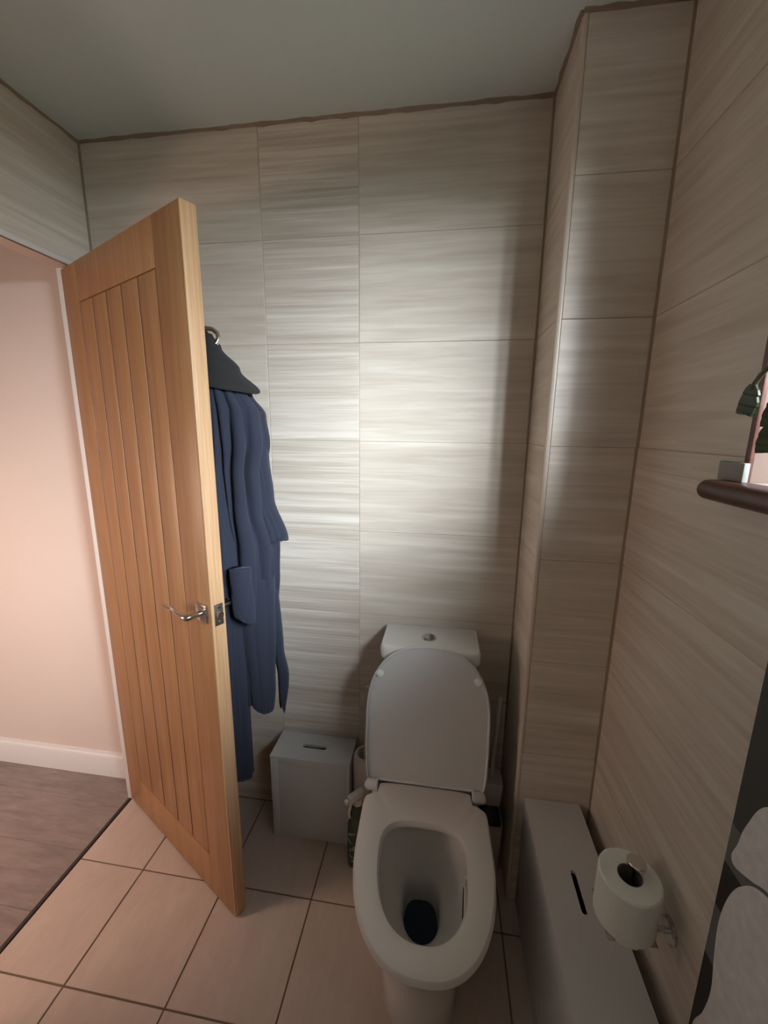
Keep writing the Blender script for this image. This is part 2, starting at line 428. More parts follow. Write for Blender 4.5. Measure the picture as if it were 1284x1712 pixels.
# bull-nosed sill with a rounded end horn
bm = bmesh.new()
zt, zb_ = 1.424, 1.390; rr = (zt - zb_) / 2; zm = (zt + zb_) / 2
def sill_ring(y, k=1.0):
    pts = [(XR + 0.004, y, zm - rr * k)]
    for i in range(9):
        a = -math.pi / 2 + math.pi * i / 8
        pts.append((XR - 0.028 - rr * k * math.cos(a), y, zm + rr * k * math.sin(a)))
    pts.append((XR + 0.004, y, zm + rr * k))
    return pts
rings = [sill_ring(WY0 - 0.05), ]
yend = 0.775
for i in range(7):
    a = math.pi / 2 * i / 6
    rings.append(sill_ring(yend - rr + rr * math.sin(a), max(0.15, math.cos(a))))
loft(bm, rings)
sill = autosmooth(link('sill_nose', bm, M['sill_wood']), 50); child(sill, wn)
wpart('sill_board', (XR - 0.001, gx, WY0, WY1 - 0.0065, 1.4155, zt - 0.0005), M['white_paint'], 0.002)  # white colour paints in the window's gloss on the sill top

# ------------------------------------------------------------------ oak door, swung into the room
HP = Vector((-1.217, 1.242, 0)); U = Vector((0.88703347, -0.46170512, 0)); NN = Vector((0.46170512, 0.88703347, 0))
door = empty('door', HP, 'oak door with vertical board grooves standing half open into the bathroom', 'door')
door.rotation_euler = (0, 0, math.atan2(U.y, U.x))      # local x = along the door, local y = towards its back face
DW, DT, Z0, Z1 = 0.7145, 0.039, 0.007, 1.987
PX0, PX1, PZ0, PZ1 = 0.112, 0.588, 0.152, 1.875
def dbox(name, dims, mat, bev=0.0): return box(name, dims, mat, door, bev)
dbox('stile', (0, PX0, 0, DT, Z0, Z1), M['oak'], 0.0008)
dbox('stile', (PX1, DW - 0.007, 0, DT, Z0, Z1), M['oak'], 0.0008)
dbox('rail', (PX0 + .0003, PX1 - .0003, 0, DT, Z0, PZ0), M['oak'], 0.0006)
dbox('rail', (PX0 + .0003, PX1 - .0003, 0, DT, PZ1, Z1), M['oak'], 0.0006)
e_ = dbox('lipping', (DW - 0.0068, DW, 0, DT, Z0, Z1), M['oak_edge'], 0.0008); e_['label'] = 'paler oak edge of the door'
dbox('panel_core', (PX0, PX1, 0.0085, DT - 0.0085, PZ0, PZ1), M['groove'])
pb = [PX0, 0.208, 0.303, 0.397, 0.492, PX1]
for i in range(5):
    g = 0.0029
    for (ya, yb) in ((0.0006, 0.0083), (DT - 0.0083, DT - 0.0006)):
        dbox('board', (pb[i] + g, pb[i + 1] - g, ya, yb, PZ0 + 0.003, PZ1 - 0.003), M['oak'], 0.0005)
# latch plate on the edge
lz = 1.015
dbox('latch_plate', (DW - 0.0004, DW + 0.0012, 0.0075, 0.0325, lz - 0.030, lz + 0.030), M['dull_metal'], 0.0004)
lathe('latch_bolt', [(0.0095, -0.004), (0.0095, 0.0065), (0.0085, 0.0085)], M['chrome'], door, (DW, 0.021, lz), 24, rot=Matrix.Rotation(math.pi / 2, 3, 'Y'))
for dz in (-0.021, 0.021):
    s = lathe('screw', [(0.0042, 0.0), (0.0042, 0.0016), (0.003, 0.0022)], M['chrome'], door, (DW + 0.0006, 0.021, lz + dz), 16, rot=Matrix.Rotation(math.pi / 2, 3, 'Y'))
# lever handles, front and back
def lever(sgn, y0):
    r = box('rose', (0.676 - 0.025, 0.676 + 0.025, min(y0, y0 + sgn * 0.008), max(y0, y0 + sgn * 0.008), 1.018 - 0.025, 1.018 + 0.025), M['chrome'], door, 0.002)
    r['label'] = 'chrome square rose'
    Yn = lambda t: y0 + sgn * t
    pts = [(0.676, Yn(0.006), 1.018), (0.676, Yn(0.026), 1.018), (0.676, Yn(0.042), 1.018), (0.672, Yn(0.047), 1.018),
           (0.660, Yn(0.049), 1.0185), (0.635, Yn(0.048), 1.020), (0.610, Yn(0.044), 1.021), (0.588, Yn(0.040), 1.019),
           (0.568, Yn(0.040), 1.0165), (0.548, Yn(0.041), 1.016)]
    rd = [0.0085] * 4 + [0.0075, 0.006, 0.0055, 0.0055, 0.0055, 0.005]
    # smooth the path
    P = [Vector(p) for p in pts]; Q = []; R = []
    for i in range(len(P) - 1):
        for k in range(4):
            f = k / 4
            p0, p1, p2, p3 = P[max(i - 1, 0)], P[i], P[i + 1], P[min(i + 2, len(P) - 1)]
            Q.append(0.5 * ((2 * p1) + (-p0 + p2) * f + (2 * p0 - 5 * p1 + 4 * p2 - p3) * f * f + (-p0 + 3 * p1 - 3 * p2 + p3) * f ** 3)); R.append(rd[i] * (1 - f) + rd[i + 1] * f)
    Q.append(P[-1]); R.append(rd[-1])
    l = tube('lever', Q, R, M['chrome'], r, 14); l['label'] = 'chrome lever handle'
lever(-1, 0.0); lever(1, DT)
for z in (0.22, 1.0, 1.76):
    tube('hinge', [(-0.003, 0.043, z - 0.05), (-0.003, 0.043, z + 0.05)], 0.006, M['chrome'], door, 10)

# ------------------------------------------------------------------ robe hook and dressing gown (built in the door's frame, stands on its own)
def dw(s, t, z): return HP + U * s + NN * t + Vector((0, 0, z))
rot_door = door.rotation_euler.z
def local_root(name, s, t, z, label, cat):
    e = empty(name, dw(s, t, z), label, cat); e.rotation_euler = (0, 0, rot_door); return e
hk = local_root('robe_hook', 0.60, DT, 1.735, 'small chrome hook on the back of the oak door above the robe', 'hook')
bm = bmesh.new(); 
lathe('base_plate', [(0.022, 0.0), (0.022, 0.004), (0.018, 0.007)], M['chrome'], hk, (0, 0, 0), 24, rot=Matrix.Rotation(-math.pi / 2, 3, 'X'))
arc = [(0, 0.004, 0.0), (0, 0.03, -0.004)]
for i in range(13):
    a = math.radians(-120 + 230 * i / 12)
    arc.append((0.0, 0.068 + 0.026 * math.sin(a) * 1.0, -0.002 - 0.026 * math.cos(a)))
arc = [(0, 0.004, -0.020), (0.004, 0.03, -0.028), (0.012, 0.05, -0.030), (0.022, 0.070, -0.026), (0.030, 0.083, -0.014), (0.033, 0.088, 0.0), (0.030, 0.086, 0.012), (0.022, 0.078, 0.021), (0.008, 0.060, 0.022), (0.0, 0.045, 0.018)]
tube('hook_arm', arc, 0.006, M['chrome'], hk, 10)

robe = local_root('dressing_gown', 0.56, DT, 0.36, 'navy towelling dressing gown hanging on the back of the oak door', 'dressing gown')
def rl(s, t, z): return (s - 0.56, t - DT, z - 0.36)
def interp(tab, z):
    tab = sorted(tab)
    if z <= tab[0][0]: return tab[0][1:]
    for a, b_ in zip(tab[:-1], tab[1:]):
        if z <= b_[0]:
            f = (z - a[0]) / (b_[0] - a[0]); f = f * f * (3 - 2 * f)
            return tuple(p + (q - p) * f for p, q in zip(a[1:], b_[1:]))
    return tab[-1][1:]
def drape(name, tab, z0, z1, folds, amp, mat, n=72, rows=60, parent=None, phase=0.0, hem=0.0, hang=0.0):
    """vertical cloth bundle. tab rows: (z, s, t, half_along_a, half_along_b); a = view-crossing diagonal"""
    bm = bmesh.new(); rings = []
    h = math.sqrt(0.5)
    for i in range(rows + 1):
        z = z1 + (z0 - z1) * i / rows
        cs, ct, ra, rb = interp(tab, z)
        g = min(1.0, (z1 - z) / 0.25) * 0.8 + 0.2
        ring = []
        for k in range(n):
            th = 2 * math.pi * k / n
            w = 1.0
            for (fq, am, dr, ph) in folds:
                x = abs(math.sin(fq * th + ph + phase + dr * (z1 - z)))
                w -= am * amp * g * (1 - x) ** 2.6
            ca, cb = ra * w * math.cos(th), rb * w * math.sin(th)
            s = cs + h * ca - h * cb; t = ct + h * ca + h * cb
            t = max(t, DT + 0.003)
            zz = z + (hem * math.sin(2 * th + phase) + 0.0015 * math.sin(5 * th)) * (i / rows) ** 3
            ring.append(rl(s, t, zz))
        rings.append(ring)
    loft(bm, rings)
    o = link(name, bm, mat, parent or robe, True)
    return o
F1 = [(2.5, 0.9, 0.9, 0.3), (4, 0.9, -1.3, 1.0), (6, 0.5, 1.6, 2.0)]
# body, from the neck to below the waist
drape('body', [(1.67, .600, .125, .035, .050), (1.60, .61, .155, .068, .105), (1.54, .615, .165, .094, .12), (1.46, .612, .168, .102, .12),
               (1.38, .605, .165, .094, .11), (1.28, .605, .165, .098, .10), (1.15, .61, .172, .116, .10), (1.05, .61, .172, .112, .095), (0.95, .61, .172, .105, .09), (0.80, .615, .175, .090, .08), (0.62, .625, .178, .085, .07)],
      0.93, 1.66, F1, 0.30, M['robe'], n=180, rows=90)
# collar folded over the top
o = drape('collar', [(1.745, .606, .115, .010, .012), (1.715, .606, .122, .024, .035), (1.66, .609, .140, .052, .075), (1.60, .613, .160, .085, .112), (1.565, .616, .168, .104, .130)],
      1.600, 1.745, [(1, 0.5, 0.3, 0.2)], 0.05, M['robe_collar'], n=80, rows=30, hem=0.008)
o['label'] = 'collar painted darker for its dim upper side'
tube('hanging_loop', [rl(0.606, 0.112, 1.735), rl(0.604, 0.104, 1.752), rl(0.608, 0.094, 1.757), rl(0.614, 0.104, 1.750), rl(0.612, 0.116, 1.735)], 0.003, M['robe_collar'], robe, 8)
# sleeve hanging on the far side, cuff at waist height
drape('sleeve', [(1.54, .640, .215, .035, .05), (1.42, .642, .218, .038, .045), (1.30, .648, .228, .036, .042), (1.165, .672, .245, .046, .04)],
      1.165, 1.55, [(2.5, .8, .5, 0), (4, .7, -.6, 1)], 0.13, M['robe'], n=90, rows=50, hem=-0.012)
# three lower panels of different lengths
drape('skirt_panel', [(1.20, .615, .120, .036, .04), (1.0, .620, .110, .044, .04), (0.36, .612, .108, .050, .03)],
      0.385, 1.18, [(2.5, .8, .3, 0), (4, .7, -.3, 1)], 0.15, M['robe'], n=90, rows=70, hem=0.006)
drape('skirt_panel', [(1.10, .645, .175, .07, .05), (0.9, .658, .175, .060, .05), (0.70, .660, .178, .048, .045), (0.58, .656, .178, .040, .04)],
      0.625, 1.06, [(2.5, .7, 1.0, 2), (4, .6, -.8, 0)], 0.13, M['robe'], n=90, rows=60, hem=0.016)
drape('skirt_panel', [(1.10, .665, .230, .020, .03), (0.8, .680, .240, .016, .025), (0.70, .690, .246, .018, .02), (0.58, .680, .244, .010, .02)],
      0.60, 1.0, [(2.5, .5, .6, 0)], 0.12, M['robe'], n=50, rows=40, hem=0.03)
# turned-back second cuff hanging by the door edge
drape('sleeve', [(1.40, .650, .110, .018, .02), (1.20, .682, .108, .022, .024), (1.10, .694, .106, .030, .028), (1.0, .700, .106, .031, .026), (0.93, .706, .110, .028, .024)],
      0.965, 1.115, [(1.5, .8, 14, 0), (2, .7, -30, 1)], 0.12, M['robe'], n=72, rows=46, hem=0.01)

# ------------------------------------------------------------------ toilet
def outline(cx, yf, yc, yb, hw, nf=2.4, nb=4.5, n=64, z=0.0):
    """D-shaped plan outline, front towards -y"""
    pts = []
    for k in range(n):
        th = 2 * math.pi * k / n
        c, s = math.cos(th), math.sin(th)
        if s < 0: e, ln = nf, yc - yf
        else: e, ln = nb, yb - yc
        x = hw * math.copysign(abs(c) ** (2 / e), c); y = ln * math.copysign(abs(s) ** (2 / e), s)
        yy_ = yc + y
        pts.append((cx + x + 0.03 * (1.06 - yy_), yy_, z))
    return pts
TX, TY = -0.017, 1.06
toilet = empty('toilet', (TX, TY, 0), 'white close-coupled toilet with its seat down and lid raised', 'toilet')
TL = Vector((-TX, -TY, 0))
def tlink(name, bm, mat, ang=40, parent=None):
    bmesh.ops.translate(bm, verts=bm.verts, vec=TL)
    return autosmooth(link(name, bm, mat, parent or toilet), ang)
bm = bmesh.new()
R = []
# outside, floor to rim
for (z, yf, yc, yb, hw, nf) in ((0, .735, .96, 1.28, .112, 2.5), (.02, .728, .96, 1.28, .116, 2.5), (.10, .735, .96, 1.26, .112, 2.5), (.17, .735, .95, 1.24, .114, 2.4), (.23, .715, .94, 1.22, .122, 2.3),
                            (.29, .69, .92, 1.20, .135, 2.3), (.34, .652, .90, 1.18, .156, 2.35), (.375, .632, .89, 1.17, .166, 2.4), (.395, .628, .89, 1.17, .169, 2.4), (.400, .632, .89, 1.165, .165, 2.4)):
    R.append(outline(TX, yf, yc, yb, hw, nf, 3.5, z=z))
# inner rim edge and the bowl, down to the sump
for (z, yf, yc, yb, hw, nf, nb) in ((.400, .678, .86, .985, .116, 2.3, 3.0), (.392, .672, .86, .992, .122, 2.3, 3), (.365, .680, .86, .995, .118, 2.3, 2.6), (.34, .690, .86, .995, .112, 2.3, 2.4),
                                    (.30, .715, .865, .985, .096, 2.2, 2.3), (.27, .745, .87, .975, .078, 2.1, 2.3), (.245, .775, .87, .965, .060, 2.1, 2.3), (.235, .788, .87, .955, .053, 2.1, 2.6),
                                    (.215, .795, .87, .945, .048, 2.1, 3), (.16, .80, .87, .94, .046, 2.1, 3), (.10, .81, .87, .93, .044, 2.1, 3)):
    R.append(outline(TX, yf, yc, yb, hw, nf, nb, z=z))
loft(bm, R)
pan = tlink('pan', bm, M['ceramic'], 50)
# platform between the bowl and the cistern
bm = bmesh.new(); add_box(bm, TX - .125, TX + .125, 1.10, YB - .004, .30, .405, .015, 3)
tlink('plinth', bm, M['ceramic'])
bm = bmesh.new(); loft(bm, [outline(TX, .800, .87, .940, .0465, 2.1, 3, z=.150), outline(TX, .800, .87, .940, .0465, 2.1, 3, z=.160)])
w_o = tlink('water', bm, M['blue_water']); w_o['label'] = 'dark blue water in the bowl'
# seat: D-shaped ring with a straight tongue at the hinge
def ring_section(no=2.4):
    bm = bmesh.new()
    zs = [(.402, 0.004, 0.0), (.407, 0.0, 0.0), (.414, 0.0015, 0.002), (.419, 0.006, 0.005), (.4205, .014, 0.011)]
    outs, ins = [], []
    for (z, d, di) in zs:
        oo = outline(TX + .001, .610 + d, .905, 1.070 - d * .3, .1825 - d, 2.35, 6.0, n=160, z=z)
        outs.append([(x, min(y, 1.028 - d * .3 - 14 * (abs(x - TX) - .141) ** 2) if abs(x - TX) > .141 - d * .3 else y, z_) for x, y, z_ in oo])
        ins.append(outline(TX, .677 - di, .86, .948 + di, .112 + di, 2.35, 3.0, n=160, z=z))
    loft(bm, outs + ins[::-1], False, False)
    # underside
    a = [v for v in bm.verts]
    bm.verts.ensure_lookup_table()
    n = 160; o0 = bm.verts[0:n]; i0 = bm.verts[len(bm.verts) - n:]
    for i in range(n):
        j = (i + 1) % n
        bm.faces.new((o0[i], i0[i], i0[j], o0[j]))
    return bm
bm = ring_section()
# notch the hinge corners of the seat
tlink('seat', bm, M['seat_plastic'], 35)
# lid: thin dished plate with a rim, leaning back against the cistern
bm = bmesh.new()
LH = 0.445
def lid_outline(inset, y):
    pts = []
    n = 80
    hw0 = 0.189 - inset
    # local: x across, z up; hinge line z=0
    yc_, top = 0.215, LH - inset
    half = []
    for k in range(n // 2 + 1):
        th = math.pi * k / (n // 2)
        c, s = math.cos(th), math.sin(th)
        half.append((hw0 * math.copysign(abs(c) ** (2 / 2.35), c), yc_ + (top - yc_) * abs(s) ** (2 / 2.35)))
    lo = -0.022 + inset; nt = 0.0005 + inset; ix = 0.146 + inset * .6
    left = [(-hw0, 0.12), (-hw0 * .99, 0.05), (-hw0 * .965, 0.012), (-hw0 * .93 + .006, lo + .008), (-hw0 * .87, lo), (-ix - .012, lo + .003), (-ix - 0.002, lo + .014), (-ix + 0.002, nt)]
    right = [(ix - 0.002, nt), (ix + 0.002, lo + .014), (ix + .012, lo + .003), (hw0 * .87, lo), (hw0 * .93 - .006, lo + .008), (hw0 * .965, 0.012), (hw0 * .99, 0.05), (hw0, 0.12)]
    return [(x, y, z) for x, z in half + left + right]
def lid_thin(i, y): return lid_outline(i, y)
# viewer side is -y: raised rim 5 mm proud of the inner field, back domed
rings = [lid_outline(.010, 0.016), lid_outline(.003, 0.014), lid_outline(0, .008), lid_outline(0, 0.001), lid_outline(.0015, -.0012), lid_outline(.0042, -.0012), lid_outline(.006, 0.001), lid_outline(.0072, .0045)]
loft(bm, rings)
lean = math.radians(7.0)
bmesh.ops.rotate(bm, verts=bm.verts, cent=(0, 0, 0), matrix=Matrix.Rotation(-lean, 3, 'X'))
LO = Vector((TX, 1.070, .4195))
bmesh.ops.translate(bm, verts=bm.verts, vec=LO)
lid = tlink('lid', bm, M['lid_plastic'], 25)
for sx in (-1, 1):
    bm = bmesh.new()
    loft(bm, [circ(0, 0, z, r, 20) for r, z in ((.0125, 0), (.0125, .004), (.0105, .009), (.006, .0115))])
    bmesh.ops.rotate(bm, verts=bm.verts, cent=(0, 0, 0), matrix=Matrix.Rotation(math.pi / 2, 3, 'X'))
    p = Matrix.Rotation(-lean, 3, 'X') @ Vector((sx * 0.1485, 0.0045, 0.349))
    bmesh.ops.translate(bm, verts=bm.verts, vec=LO + p)
    tlink('buffer', bm, M['rubber'], 35, None).parent = lid
    bm = bmesh.new(); tube_bm(bm, [(TX + sx * .1435, 1.058, .415), (TX + sx * .146, 1.058, .415), (TX + sx * .174, 1.059, .415), (TX + sx * .180, 1.060, .415), (TX + sx * .183, 1.061, .415)], [.014, .0165, .0165, .014, .008], 20)
    tlink('hinge', bm, M['lid_plastic'])
# cistern and cover
def rrect(cx, hw, y0, y1, z, r=.02, bow=0.0, n=6):
    pts = []
    for (x, y, a0) in ((cx + hw - r, y1 - r * .4, 0), (cx - hw + r, y1 - r * .4, 90)):
        for k in range(n + 1):
            a = math.radians(a0 + 90 * k / n); pts.append((x + r * math.cos(a), y + r * .4 * math.sin(a), z))
    for k in range(n + 1):
        a = math.radians(180 + 90 * k / n); pts.append((cx - hw + r + r * math.cos(a), y0 + r + r * math.sin(a), z))
    for k in range(1, 12):
        f = k / 12; pts.append((cx - hw + r + (2 * hw - 2 * r) * f, y0 - bow * math.sin(math.pi * f), z))
    for k in range(n + 1):
        a = math.radians(270 + 90 * k / n); pts.append((cx + hw - r + r * math.cos(a), y0 + r + r * math.sin(a), z))
    return pts
bm = bmesh.new()
loft(bm, [rrect(TX, hw, y0, YB - .003, z, .022, .010) for (z, hw, y0) in ((.402, .120, 1.19), (.43, .132, 1.18), (.55, .140, 1.17), (.70, .146, 1.165), (.788, .150, 1.162))])
cist = tlink('cistern', bm, M['ceramic'])
bm = bmesh.new()
loft(bm, [rrect(TX, hw, y0, y1, z, .022, bw) for (z, hw, y0, y1, bw) in ((.790, .150, 1.158, YB - .003, .010), (.792, .1565, 1.153, YB - .003, .012), (.806, .158, 1.151, YB - .003, .012), (.820, .1575, 1.152, YB - .003, .012), (.8275, .156, 1.1555, YB - .004, .011), (.8315, .1535, 1.161, YB - .006, .010), (.8325, .149, 1.170, YB - .01, .008))])
cl = tlink('cistern_cover', bm, M['ceramic'])
bx_, by_ = -0.022 + 0.0, 1.232
b1 = lathe('flush_button', [(.0235, .830), (.0235, .835), (.0215, .837), (.0185, .8365)], M['chrome'], toilet, (bx_ - TX, by_ - TY, 0), 32); b1['label'] = 'round chrome dual flush button'
for sgn in (-1, 1):
    bm = bmesh.new(); pts = [(sgn * .001, -.016, 0)]
    for k in range(13):
        a = math.radians(-90 + 180 * k / 12); pts.append((sgn * (.0015 + .0155 * math.cos(a)), .016 * math.sin(a), 0))
    loft(bm, [[(x, y, z) for x, y, _ in pts[1:]] for z in (.836, .8385 + .0006 * sgn)])
    bmesh.ops.translate(bm, verts=bm.verts, vec=(bx_ - TX, by_ - TY, 0)); autosmooth(link('push_plate', bm, M['dull_metal'] if sgn > 0 else M['chrome'], b1), 40)
# rim freshener clipped inside the bowl
rb = empty('rim_block', (0.096, .80, .335), 'thin dark toilet freshener clip hanging inside the right rim of the toilet bowl', 'freshener')
bm = bmesh.new(); add_box(bm, -.004, .003, -.040, .040, .0, .045, .0025, 2)
autosmooth(link('cage', bm, M['trigger_white'], rb)); rb.rotation_euler = (0, 0, math.radians(-4))
bm = bmesh.new(); add_box(bm, -.0062, -.0035, -.030, .034, .010, .040, .001, 2)
link('gel_block', bm, M['dark'], rb)
bm = bmesh.new(); add_box(bm, -.003, .0, .034, .042, .040, .064, .001, 2); add_box(bm, -.003, .020, .034, .042, .0635, .0665, .001, 2)
link('clip', bm, M['trigger_white'], rb)

# ------------------------------------------------------------------ white bin by the door and white box on the right
def slot_box(bm, x0, x1, y0, y1, z0, z1, sc, sl, sw, along):
    """flat board with a rounded through-slot"""
    n = 8; pts = []
    for (c, a0) in ((sl / 2 - sw / 2, -90), (-(sl / 2 - sw / 2), 90)):
        for k in range(n + 1):
            a = math.radians(a0 + 180 * k / n); u, v = c + sw / 2 * math.cos(a), sw / 2 * math.sin(a)
            pts.append((sc[0] + (u if along == 'x' else -v), sc[1] + (v if along == 'x' else u)))
    m_ = len(pts)
    # matching outer rectangle points: radial projection
    out = []
    for (px_, py_) in pts:
        dx, dy = px_ - sc[0], py_ - sc[1]
        k = min(((x1 - sc[0]) / dx) if dx > 1e-9 else ((x0 - sc[0]) / dx) if dx < -1e-9 else 1e9,
                ((y1 - sc[1]) / dy) if dy > 1e-9 else ((y0 - sc[1]) / dy) if dy < -1e-9 else 1e9)
        out.append([sc[0] + dx * k, sc[1] + dy * k])
    for cx_, cy_ in ((x0, y0), (x0, y1), (x1, y0), (x1, y1)):
        j = min(range(m_), key=lambda i: (out[i][0] - cx_) ** 2 + (out[i][1] - cy_) ** 2)
        out[j] = [cx_, cy_]
    I = {z: [bm.verts.new((x, y, z)) for x, y in pts] for z in (z0, z1)}
    Oo = {z: [bm.verts.new((x, y, z)) for x, y in out] for z in (z0, z1)}
    for i in range(m_):
        j = (i + 1) % m_
        bm.faces.new((I[z1][i], I[z1][j], Oo[z1][j], Oo[z1][i]))
        bm.faces.new((I[z0][j], I[z0][i], Oo[z0][i], Oo[z0][j]))
        bm.faces.new((I[z0][i], I[z0][j], I[z1][j], I[z1][i]))
        bm.faces.new((Oo[z0][j], Oo[z0][i], Oo[z1][i], Oo[z1][j]))
def storage(name, root_loc, x0, x1, y0, y1, h, sl, sw, along, label, cat, yaw=0.0, slot_at=None):
    e = empty(name, root_loc, label, cat); e.rotation_euler = (0, 0, yaw)
    t = 0.009
    g = lambda nme, d, bv=0.0012: box(nme, d, M['box_white'], e, bv)
    g('side_panel', (x0, x0 + t, y0 + t + .0002, y1 - t - .0002, 0, h - t)); g('side_panel', (x1 - t, x1, y0 + t + .0002, y1 - t - .0002, 0, h - t))
    g('back_panel', (x0, x1, y1 - t, y1, 0, h - t))
    if along == 'x':
        f = g('front_panel', (x0, x1, y0 + .0025, y0 + t, 0, h - t))
        for d in ((x0, x0 + .026, y0, y0 + .0023, 0, h - t), (x0 + .0262, x1 - .012, y0, y0 + .0023, h - t - .022, h - t), (x1 - .0118, x1, y0, y0 + .0023, 0, h - t)):
            g('frame_strip', d, .0008)
    else:
        g('front_panel', (x0, x1, y0, y0 + t, 0, h - t))
    g('floor_panel', (x0 + t + .0002, x1 - t - .0002, y0 + t + .0002, y1 - t - .0002, .004, .012))
    bm = bmesh.new(); slot_box(bm, x0 - .001, x1 + .001, y0 - .001, y1, h - t + .0003, h, slot_at or ((x0 + x1) / 2, (y0 + y1) / 2), sl, sw, along)
    autosmooth(link('lid', bm, M['box_white'], e), 30)
    return e
storage('storage_bin', (-0.430, 1.252, 0), -.146, .146, -.064, .064, .345, .092, .017, 'x', 'square white bin with a slotted lid between the robe and the toilet', 'bin')
storage('storage_box', (0.3675, 0.80, 0), -.079, .079, -.25, .297, .400, .098, .0135, 'y', 'long low white storage box with slotted lid along the right wall', 'storage box', slot_at=(0.002, .048))

# ------------------------------------------------------------------ toilet roll on its stand arm
hd = empty('toilet_roll_holder', (XR, .705, .542), 'chrome wall-mounted holder under the toilet roll', 'toilet roll holder')
HX = -0.083
lathe('wall_rose', [(.024, 0.0), (.024, .006), (.020, .009)], M['chrome'], hd, (0, -.012, 0.0), 28, rot=Matrix.Rotation(-math.pi / 2, 3, 'Y'))
tube('arm', [(-.006, -.012, 0.0), (-.040, -.012, 0), (-.06, -.006, 0), (HX + .01, 0, 0)], .006, M['chrome'], hd, 12)
box('base_plate', (HX - .045, HX + .045, -.045, .045, -.0035, .0), M['chrome'], hd, .001)
tube('spindle', [(HX + .014, .010, 0), (HX + .014, .010, .120)], .005, M['chrome'], hd, 12)
lathe('end_cap', [(.0165, .118), (.0175, .120), (.0175, .125), (.016, .127)], M['chrome'], hd, (HX + .014, .010, 0), 28)
tr = empty('toilet_roll', (XR + HX, .705, .5425), 'white toilet roll standing on the chrome holder above the long box', 'toilet roll')
bm = bmesh.new(); n = 56
ro, ri, h = .056, .0225, .103
prof = [(ri, .0), (ro - .003, 0), (ro, .003), (ro, h - .003), (ro - .003, h), (ri, h)]
rings = [[(r * math.cos(2 * math.pi * k / n), r * math.sin(2 * math.pi * k / n), z) for k in range(n)] for r, z in prof]
loft(bm, rings + [rings[0]], False, False); bmesh.ops.remove_doubles(bm, verts=bm.verts, dist=1e-5)
autosmooth(link('paper', bm, M['paper'], tr), 40)
bm = bmesh.new(); rings = [[(r * math.cos(2 * math.pi * k / n), r * math.sin(2 * math.pi * k / n), z) for k in range(n)] for r, z in ((ri - .001, .001), (ri - .001, h - .001), (ri - .0022, h - .001), (ri - .0022, .001))]
loft(bm, rings + [rings[0]], False, False); bmesh.ops.remove_doubles(bm, verts=bm.verts, dist=1e-6)
c_ = link('core', bm, M['card'], tr, True); c_['label'] = 'brown cardboard core'
# loose last sheet
bm = bmesh.new(); rr_ = []
for k in range(8):
    a = math.radians(-125 + 38 * k / 7); q = ro + .0006 + .0022 * (1 - k / 7)
    rr_.append([((q + dd) * math.cos(a), (q + dd) * math.sin(a), z) for dd, z in ((0, .002), (.0005, .002), (.0005, h - .002), (0, h - .002))])
loft(bm, rr_); autosmooth(link('loose_sheet', bm, M['paper'], tr), 30)

# ------------------------------------------------------------------ brushes and bottle beside the toilet
def brush(loc, tilt, label, square):
    e = empty('toilet_brush', loc, label, 'toilet brush', None)
    if square:
        # stand cup, dark bristle head, squarish splash collar, long handle
        def rs(hw, z, r=.012):
            return [(x_ , y_, z) for x_, y_, _ in rrect(0, hw, -hw, hw, 0, r)]
        bm = bmesh.new(); loft(bm, [rs(a, z) for a, z in ((.036, 0), (.040, .01), (.043, .12), (.044, .19), (.040, .19), (.038, .13))]); autosmooth(link('holder_cup', bm, M['brush_plastic'], e), 40)
        lathe('bristle_head', [(.018, .10), (.030, .14), (.032, .22), (.022, .262)], M['bristle'], e, (0, 0, 0), 24)
        bm = bmesh.new(); loft(bm, [rs(a, z, .008) for a, z in ((.030, .262), (.032, .266), (.036, .345), (.033, .350))]); autosmooth(link('splash_collar', bm, M['brush_plastic'], e), 40)
    else:
        lathe('holder_cup', [(.042, 0), (.045, .006), (.044, .20), (.046, .30), (.046, .345), (.040, .36), (.030, .362), (.028, .350), (.028, .30)], M['brush_plastic'], e, (0, 0, 0), 36)
    top = Vector((tilt[0], tilt[1], tilt[2]))
    p0 = Vector((0, 0, .34))
    pts = [p0.lerp(top, k / 8) for k in range(9)]
    tube('handle', pts, [.0085, .0078, .007, .007, .007, .0075, .008, .0085, .006], M['brush_plastic'], e, 14)
brush((-.233, 1.235, 0), (.005, .0, .63), 'white toilet brush in a round holder between bin and toilet', False)
brush((.205, 1.215, 0), (.012, .0, .650), 'white toilet brush in a square holder between toilet and column', True)
sp_ = empty('spray_bottle', (-.243, 1.135, 0), 'green cleaning spray bottle with white trigger left of the toilet', 'spray bottle')
bm = bmesh.new()
loft(bm, [[(x * sx, y * sx * .72, z) for x, y, _ in circ(0, 0, 0, 1, 36)] for sx, z in ((.030, 0), (.036, .006), (.037, .05), (.036, .12), (.034, .17), (.026, .21), (.014, .235), (.0125, .255))])
bt = autosmooth(link('bottle', bm, M['green_bottle'], sp_), 45)
# pale leaf shapes printed on the label, lying flat on the bottle
for k, (zc, an, off) in enumerate(((.145, 30, -.5), (.115, -25, -.9), (.085, 35, -.3), (.055, -20, -.8), (.10, 20, .2), (.065, 40, .3), (.035, 10, -.5))):
    bm = bmesh.new(); pts = []
    for i in range(14):
        a = 2 * math.pi * i / 14
        lx, lz_ = .019 * math.cos(a), .0048 * math.sin(a) * (1 - .4 * math.cos(a))
        rx = lx * math.cos(math.radians(an)) - lz_ * math.sin(math.radians(an)); rz = lx * math.sin(math.radians(an)) + lz_ * math.cos(math.radians(an))
        th = -math.pi / 2 + off + rx / .034
        pts.append((th, zc + rz))
    loft(bm, [[(q * .0366 * math.cos(th), q * .0366 * .73 * math.sin(th), z) for th, z in pts] for q in (1.0, 1.02)])
    link('printed_leaf', bm, M['leaf_label'], bt)
bm = bmesh.new()
